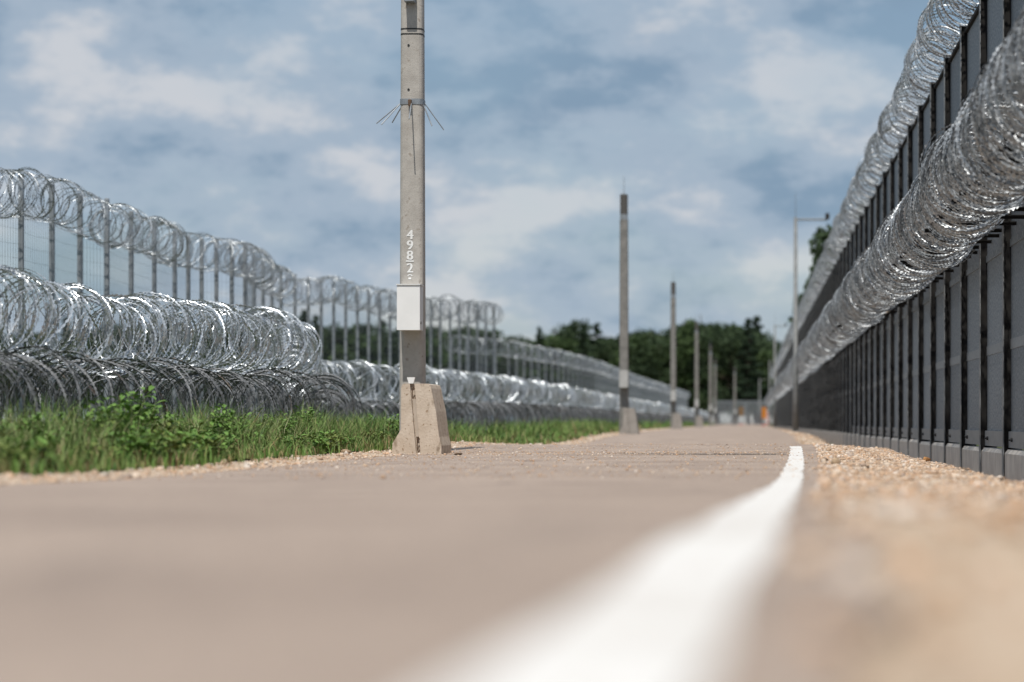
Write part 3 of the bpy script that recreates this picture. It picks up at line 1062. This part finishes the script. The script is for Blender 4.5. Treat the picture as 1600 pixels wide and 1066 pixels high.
for xx in (-4.5, 4.5):
    MB().bevbox(xx - 0.12, xx + 0.12, -0.12, 0.12, -0.1, 3.7, 0.02).build('gate_post', M['galv'], gate)


def board(x, y, w, z0, z1, label, mat):
    g = float(zground(x, y)) if not (XL < x < float(xright(y))) else float(zroad(y)) + 0.004
    t = thing('warning_board', label, 'sign', 'warning boards at the far road end', (x, y, g))
    MB().bevbox(-w / 2, w / 2, -0.02, 0.02, z0, z1, 0.01).build('sign_panel', M[mat], t)
    MB().tube([(0, 0.05, 0), (0, 0.05, z1)], 0.035, 8).build('sign_post', M['galv'], t)
    f = MB()
    f.box(-0.3, 0.3, -0.2, 0.3, 0, 0.08)
    f.build('foot', M['red'], t)
    if mat == 'orange':
        m = MB()
        for q in range(4):
            m.box(w / 2 + 0.03, w / 2 + 0.2, -0.03, 0.01, 0.2 + q * 0.34, 0.36 + q * 0.34)
        m.build('red_stripe', M['red'], t)
        m = MB()
        m.box(w / 2 + 0.028, w / 2 + 0.202, -0.008, 0.03, 0.1, 1.6)
        m.build('stripe_board', M['white'], t)


board(1.62, 255, 0.46, 0.75, 1.95, 'bright orange warning board by the far end of the wall', 'orange')
board(-1.0, 320, 0.62, 1.2, 2.4, 'small dull orange board left of the brighter one by the far gate', 'orange_dull')


# ------------------------------------------------------------------ trees
def tree_meshes(seed, H, RX, kind, dens=1.0):
    r_ = np.random.default_rng(seed)
    tr = MB()
    base_r = H * 0.016 + 0.05
    lean = r_.normal(0, 0.02, 2)
    spine = [(lean[0] * z + 0.15 * math.sin(z * 0.5 + seed), lean[1] * z, z) for z in np.linspace(-0.3, H * 0.9, 8)]
    tr.tube(spine, list(np.linspace(base_r, 0.05, 8)), 7)
    blobs = []
    if kind == 'pine':
        n = 34
        for q in range(n):
            t = q / (n - 1)
            z = H * (0.14 + 0.84 * t)
            a = q * 2.4 + r_.normal(0, .3)
            rr = RX * (1 - t) ** 0.75 * r_.uniform(0.45, 0.85) + 0.15
            blobs.append((rr * math.cos(a) * 0.7, rr * math.sin(a) * 0.7, z - 0.12 * rr, 0.45 * RX * (1.05 - t) + 0.25, 0.30))
    else:
        n = 30
        for q in range(n):
            v = r_.normal(0, 1, 3)
            v /= np.linalg.norm(v)
            t = r_.uniform(0.45, 1.0)
            z = H * 0.60 + v[2] * H * 0.36 * t
            wz = 1.0 - 0.35 * abs((z - H * 0.55) / (H * 0.42))
            blobs.append((v[0] * RX * t * wz, v[1] * RX * t * wz, z, RX * r_.uniform(0.22, 0.40), 0.75))
        for q in range(5):
            a = r_.uniform(0, 6.28)
            blobs.append((RX * 0.6 * math.cos(a), RX * 0.6 * math.sin(a), H * r_.uniform(0.16, 0.32), RX * 0.35, 0.8))
    for (bx, by, bz, br, fl) in blobs[::3]:
        k = int(np.clip(bz / (H * 0.9) * 7, 1, 6))
        sp = spine[max(1, k - 1)]
        tr.tube([sp, ((sp[0] + bx) / 2, (sp[1] + by) / 2, (sp[2] + bz) / 2 + 0.2), (bx, by, bz)], [base_r * 0.35, base_r * 0.22, 0.03], 5)
    Vs = []
    for (bx, by, bz, br, fl) in blobs:
        m = int((120 if kind == 'pine' else 150) * dens)
        v = r_.normal(0, 1, (m, 3))
        v /= np.linalg.norm(v, axis=1)[:, None]
        rad = br * r_.uniform(0.35, 1.08, (m, 1)) ** 0.6
        c = np.array([bx, by, bz]) + v * rad * np.array([1, 1, fl])
        s_ = r_.uniform(0.12, 0.30, (m, 1)) * (H / 14)
        a = r_.normal(0, 1, (m, 3))
        a /= np.linalg.norm(a, axis=1)[:, None]
        b = np.cross(a, r_.normal(0, 1, (m, 3)))
        b /= np.linalg.norm(b, axis=1)[:, None]
        q = np.stack([c - a * s_, c + b * s_ * .6, c + a * s_, c - b * s_ * .6], 1)
        Vs.append(q.reshape(-1, 3))
    V = np.concatenate(Vs)
    F = np.arange(len(V)).reshape(-1, 4)
    mat = M['crown_pine'] if kind == 'pine' else (M['crown_dark'] if seed % 2 else M['crown_mid'])
    return tr.mesh('trunk', M['bark']), np_mesh('crown', V, F, mat)


variants = {'leafy': [tree_meshes(s, 14, rx, 'leafy') for s, rx in ((1, 4.2), (2, 3.6), (3, 5.0), (4, 3.2))] + [tree_meshes(5, 14, 4.0, 'leafy', 4.0)],
            'pine': [tree_meshes(s, 15, rx, 'pine') for s, rx in ((11, 3.2), (12, 2.6), (13, 3.8))]}


def tree(x, y, h, kind, vi, label, group, wide=1.0, rz=None):
    g = float(zground(x, y)) - 0.1
    t = thing('pine_tree' if kind == 'pine' else 'leafy_tree', label, 'tree', group, (x, y, g), random.uniform(0, 6.28) if rz is None else rz)
    tm, cm = variants[kind][vi % (3 if kind == 'pine' else 4) if vi < 900 else 4]
    s = h / (15 if kind == 'pine' else 14)
    t.scale = (s * wide, s * wide, s)
    link('trunk', tm, t)
    link('crown', cm, t)


# skyline of the wood: picture column -> height of the tree tops above the horizon
SX = [-60, 0, 200, 430, 480, 560, 640, 720, 760, 800, 830, 850, 880, 905, 925, 950, 985, 1010, 1040, 1065, 1090, 1110, 1130, 1160, 1185, 1205, 1230, 1290, 1400]
SH = [150, 150, 155, 160, 162, 155, 150, 152, 152, 138, 132, 148, 152, 160, 142, 138, 148, 145, 150, 168, 178, 162, 152, 165, 155, 140, 138, 150, 160]
PLACES = [(400, 'behind the razor coils at the left edge'), (640, 'behind the fence left of the numbered pole'), (830, 'behind the fence right of the numbered pole'),
          (966, 'rising just left of the second pole'), (1050, 'between the second and third poles'), (2000, 'right of the third pole')]
i = 0
for layer, (d0, step, f) in enumerate(((372, 21, 1.0), (400, 27, 0.97), (430, 34, 0.93))):
    px = -30.0 + layer * 9
    while px < 1255:
        d = d0 + random.uniform(-10, 10)
        h = (np.interp(px, SX, SH) * f + random.uniform(-12, 8)) * 1.07 * d / 3778 + EYE
        kind = 'pine' if random.random() < (0.45 if px < 700 else 0.12) else 'leafy'
        place = next(t for lim, t in PLACES if px < lim)
        lb = ('dark pointed conifer of the wood, ' if kind == 'pine' else 'dense broadleaf tree of the wood, ') + place
        if not (layer and px < 400):
            tree(vp(px, d), d, float(h), kind, i, lb, ('conifers ' if kind == 'pine' else 'broadleaf trees ') + place, wide=random.uniform(0.85, 1.25))
        i += 1
        px += step * random.uniform(0.75, 1.25)
tree(vp(1334, 160), 160, 14.9, 'leafy', 900, 'green tree rising behind the steel wall right of the camera mast', 'trees behind the wall', 0.80)
tree(vp(1312, 168), 168, 12.6, 'leafy', 900, 'lower green tree behind the wall, nearest the camera mast', 'trees behind the wall', 0.90)
tree(vp(1372, 150), 150, 16.4, 'leafy', 0, 'taller tree mostly hidden behind the wall next to the first', 'trees behind the wall', 0.62)

# ------------------------------------------------------------------ grass and weeds on the verge
def blades(xs, ys, hs, wd, tone):
    n = len(xs)
    z = zground(xs, ys) + 0.005
    a = rng.uniform(0, 6.28, n)
    bend = rng.uniform(0.15, 0.75, n) * hs
    dx, dy = np.cos(a), np.sin(a)
    fx, fy = -np.sin(a + rng.normal(0, .6, n)), np.cos(a + rng.normal(0, .6, n))
    b = np.stack([xs, ys, z], -1)
    side = np.stack([fx, fy, 0 * fx], -1) * wd[:, None]
    lean = np.stack([dx, dy, 0 * dx], -1)
    mid = b + lean * (bend * 0.28)[:, None] + np.array([0, 0, 1]) * (hs * 0.58)[:, None]
    tip = b + lean * bend[:, None] + np.array([0, 0, 1]) * (hs * 0.97)[:, None]
    V = np.stack([b - side, b + side, mid + side * .8, mid - side * .8, tip], 1)
    k = 5 * np.arange(n)
    F = np.concatenate([np.c_[k, k + 1, k + 2], np.c_[k, k + 2, k + 3], np.c_[k + 3, k + 2, k + 4]])
    return V.reshape(-1, 3), F, np.repeat(tone, 5, axis=0)


def patch(x, y):                      # slow noise, about -1..1
    return 0.5 * np.sin(x * 2.1 + y * 1.3) + 0.5 * np.sin(y * 0.9 - x * 1.1 + 2.0) * np.cos(x * 1.7 + y * .53)


def grass(n, y0, y1, x0, x1, wmul, label, p=1.0):
    xs, ys = scatter(n, x0, x1, y0, y1, p)
    t = np.clip((-4.3 - xs) / 0.9, 0, 1)
    pt = patch(xs, ys)
    keep = rng.uniform(0, 1, n) < np.clip(0.55 + 0.9 * t + 0.5 * pt, 0.08, 1) * np.clip((-4.0 - xs) / 0.35, 0, 1)
    xs, ys, t, pt = xs[keep], ys[keep], t[keep], pt[keep]
    n = len(xs)
    h = (0.05 + 0.12 * rng.uniform(0, 1, n)) * (1 - t) + t * (0.20 + 0.36 * rng.uniform(0, 1, n) ** 1.3 + 0.19 * pt)
    green = np.array([(.075, .14, .028), (.10, .185, .04), (.055, .11, .028), (.135, .20, .055), (.18, .23, .08)])[rng.integers(0, 5, n)]
    dry = np.array([(.30, .22, .11), (.24, .17, .09), (.34, .28, .15)])[rng.integers(0, 3, n)]
    pd = np.clip(0.16 * (1 - t) + 0.05 + 0.9 * np.clip(-pt - 0.3, 0, 1), 0, 0.85)
    tone = np.where((rng.uniform(0, 1, n) < pd)[:, None], dry, green * 1.25) * rng.uniform(0.75, 1.25, (n, 1))
    V, F, T = blades(xs, ys, np.clip(h, 0.03, None), rng.uniform(0.0025, 0.006, n) * wmul, tone)
    o = link('grass', np_mesh('grass', V, F, M['grass'], T))
    tag(o, label, 'grass', kind='stuff')


grass(66000, 12, 42, -7.6, -4.0, 1.0, 'tall green grass on the verge between road and razor wire')
grass(17000, 42, 95, -9.5, -4.1, 2.6, 'blurred green grass on the verge beyond the numbered pole')
grass(6000, 95, 330, -8.0, -4.3, 6.0, 'thin strip of far grass beside the distant fence')
xs, ys = scatter(700, 2.35, 2.72, 19, 75)
kp = np.sin(ys * 1.1) + np.sin(ys * 0.37 + 1) > 0.9
xs, ys = xs[kp], ys[kp]
V, F, T = blades(xs, ys, rng.uniform(.06, .2, len(xs)), np.full(len(xs), .005), np.tile(np.array([[.08, .15, .03]]), (len(xs), 1)) * rng.uniform(.7, 1.3, (len(xs), 1)))
o = link('grass', np_mesh('grass', V, F, M['grass'], T))
tag(o, 'sparse grass tufts at the foot of the wall plinth', 'grass', kind='stuff')


xs = np.r_[rng.normal(-5.35, 0.22, 1500), rng.normal(-5.6, 0.3, 900), rng.normal(-5.4, 0.3, 700)]
ys = np.r_[rng.normal(24.5, 1.5, 1500), rng.normal(28.5, 1.6, 900), rng.normal(18.2, 1.2, 700)]
V, F, T = blades(xs, ys, rng.uniform(.30, .56, len(xs)), np.full(len(xs), .0028), np.array([(.26, .30, .13), (.33, .34, .18), (.20, .26, .09)])[rng.integers(0, 3, len(xs))])
o = link('grass', np_mesh('grass', V, F, M['grass'], T))
tag(o, 'pale feathery seed grass in the middle of the verge', 'grass', kind='stuff')


def weed_mesh(seed, H, nstem, leaf_len):
    r_ = random.Random(seed)
    st, lf = MB(), MB()
    for s_ in range(nstem):
        a = r_.uniform(0, 6.28)
        ln = r_.uniform(0.05, 0.16)
        h = H * r_.uniform(0.7, 1.0)
        ox, oy = r_.uniform(-.06, .06), r_.uniform(-.06, .06)
        pts = [(ox + math.cos(a) * ln * t * t, oy + math.sin(a) * ln * t * t, h * t) for t in (0, .35, .7, 1)]
        st.tube(pts, [0.005, 0.004, 0.003, 0.002], 4)
        nl = int(9 + h * 20)
        for q in range(nl):
            t = 0.12 + 0.88 * q / (nl - 1)
            bx, by, bz = ox + math.cos(a) * ln * t * t, oy + math.sin(a) * ln * t * t, h * t
            la = q * 2.4 + r_.uniform(-.4, .4)
            L_ = leaf_len * (1.1 - 0.55 * t) * r_.uniform(0.75, 1.2)
            W_ = L_ * r_.uniform(0.16, 0.26)
            up = r_.uniform(0.1, 0.75)
            d = Vector((math.cos(la), math.sin(la), up)).normalized()
            sd = Vector((-math.sin(la), math.cos(la), r_.uniform(-.3, .3)))
            b = Vector((bx, by, bz))
            m1, m2, tip = b + d * L_ * .35, b + d * L_ * .7 - Vector((0, 0, L_ * .06)), b + d * L_ - Vector((0, 0, L_ * .25))
            n0 = len(lf.v)
            dr = Vector((0, 0, W_ * .35))
            lf.v += [tuple(v) for v in (b, m1 + sd * W_ + dr, m1, m1 - sd * W_ + dr, m2 + sd * W_ * .75 + dr, m2, m2 - sd * W_ * .75 + dr, tip)]
            lf.f += [(n0, n0 + 1, n0 + 2), (n0, n0 + 2, n0 + 3), (n0 + 1, n0 + 4, n0 + 5, n0 + 2), (n0 + 2, n0 + 5, n0 + 6, n0 + 3), (n0 + 4, n0 + 7, n0 + 5), (n0 + 5, n0 + 7, n0 + 6)]
    return st.mesh('stems', M['stem']), lf.mesh('leaves', M['leaf_yellow'] if seed % 3 == 0 else M['leaf'])


weeds = [weed_mesh(s, h, n, l) for s, h, n, l in ((1, .42, 7, .13), (2, .36, 9, .15), (3, .32, 8, .12), (4, .28, 10, .15), (5, .45, 6, .13), (6, .22, 10, .12))]


def weed(x, y, vi, s, label, group):
    t = thing('leafy_weed', label, 'weed', group, (x, y, float(zground(x, y)) - 0.005), random.uniform(0, 6.28))
    t.scale = (s, s, s)
    a, b = weeds[vi]
    link('stems', a, t)
    link('leaves', b, t)


for q in range(430):
    px = random.uniform(-10, 640)
    y = random.uniform(14.5, 30) if random.random() < 0.8 else random.uniform(30, 40)
    x = vp(px, y)
    if not (-6.3 < x < -4.35):
        continue
    big = x < -5.0
    cl = float(patch(np.float64(x * 1.3), np.float64(y * 0.8)))
    if cl < -0.15 and random.random() < 0.75:
        continue
    weed(x, y, random.choice((0, 1, 2, 4) if big else (3, 5)), (random.uniform(0.7, 1.35) * (1 + 0.3 * cl)) if big else random.uniform(0.5, 1.15),
         'bushy broad-leaved weed in the tall grass of the left verge' if big else 'low broad-leaved weed near the gravel edge of the left verge',
         'tall weeds of the verge' if big else 'low weeds at the gravel edge')
for px, y, vi, s, lb in ((491, 31, 4, 1.35, 'single tall upright weed standing against the grey coils left of the pole'),
                         (452, 30, 0, 1.15, 'dark leafy weed second left of the numbered pole barrier'), (607, 32.5, 4, 1.0, 'slim weed just left of the concrete barrier'),
                         (10, 17.6, 0, 1.1, 'yellowish bushy weed at the far left edge of the verge')):
    weed(vp(px, y), y, vi, s, lb, 'single weeds')

# larger stones
stone(vp(716, 26.2), 26.2, 0.045, M['dark_stone'], 'dark brown stone lying on the road right of the barrier')
stone(vp(1288, 22.5), 22.5, 0.05, M['dark_stone'], 'brown clod on the gravel beside the end of the white line')
stone(vp(1306, 21.0), 21.0, 0.06, M['tan_stone'], 'flat tan clod on the gravel, next right of the brown one')
stone(vp(1352, 20.0), 20.0, 0.045, M['dark_stone'], 'small brown stone in the middle of the gravel shoulder')
stone(vp(1448, 26.0), 26.0, 0.06, M['ochre_stone'], 'orange-brown stone on the gravel edge before the plinth')
stone(vp(1495, 24.0), 24.0, 0.05, M['ochre_stone'], 'reddish stone on the gravel edge nearer than the orange one')
stone(vp(538, 25.0), 25.0, 0.08, M['tan_stone'], 'flat pale stone on the gravel strip left of the barrier')
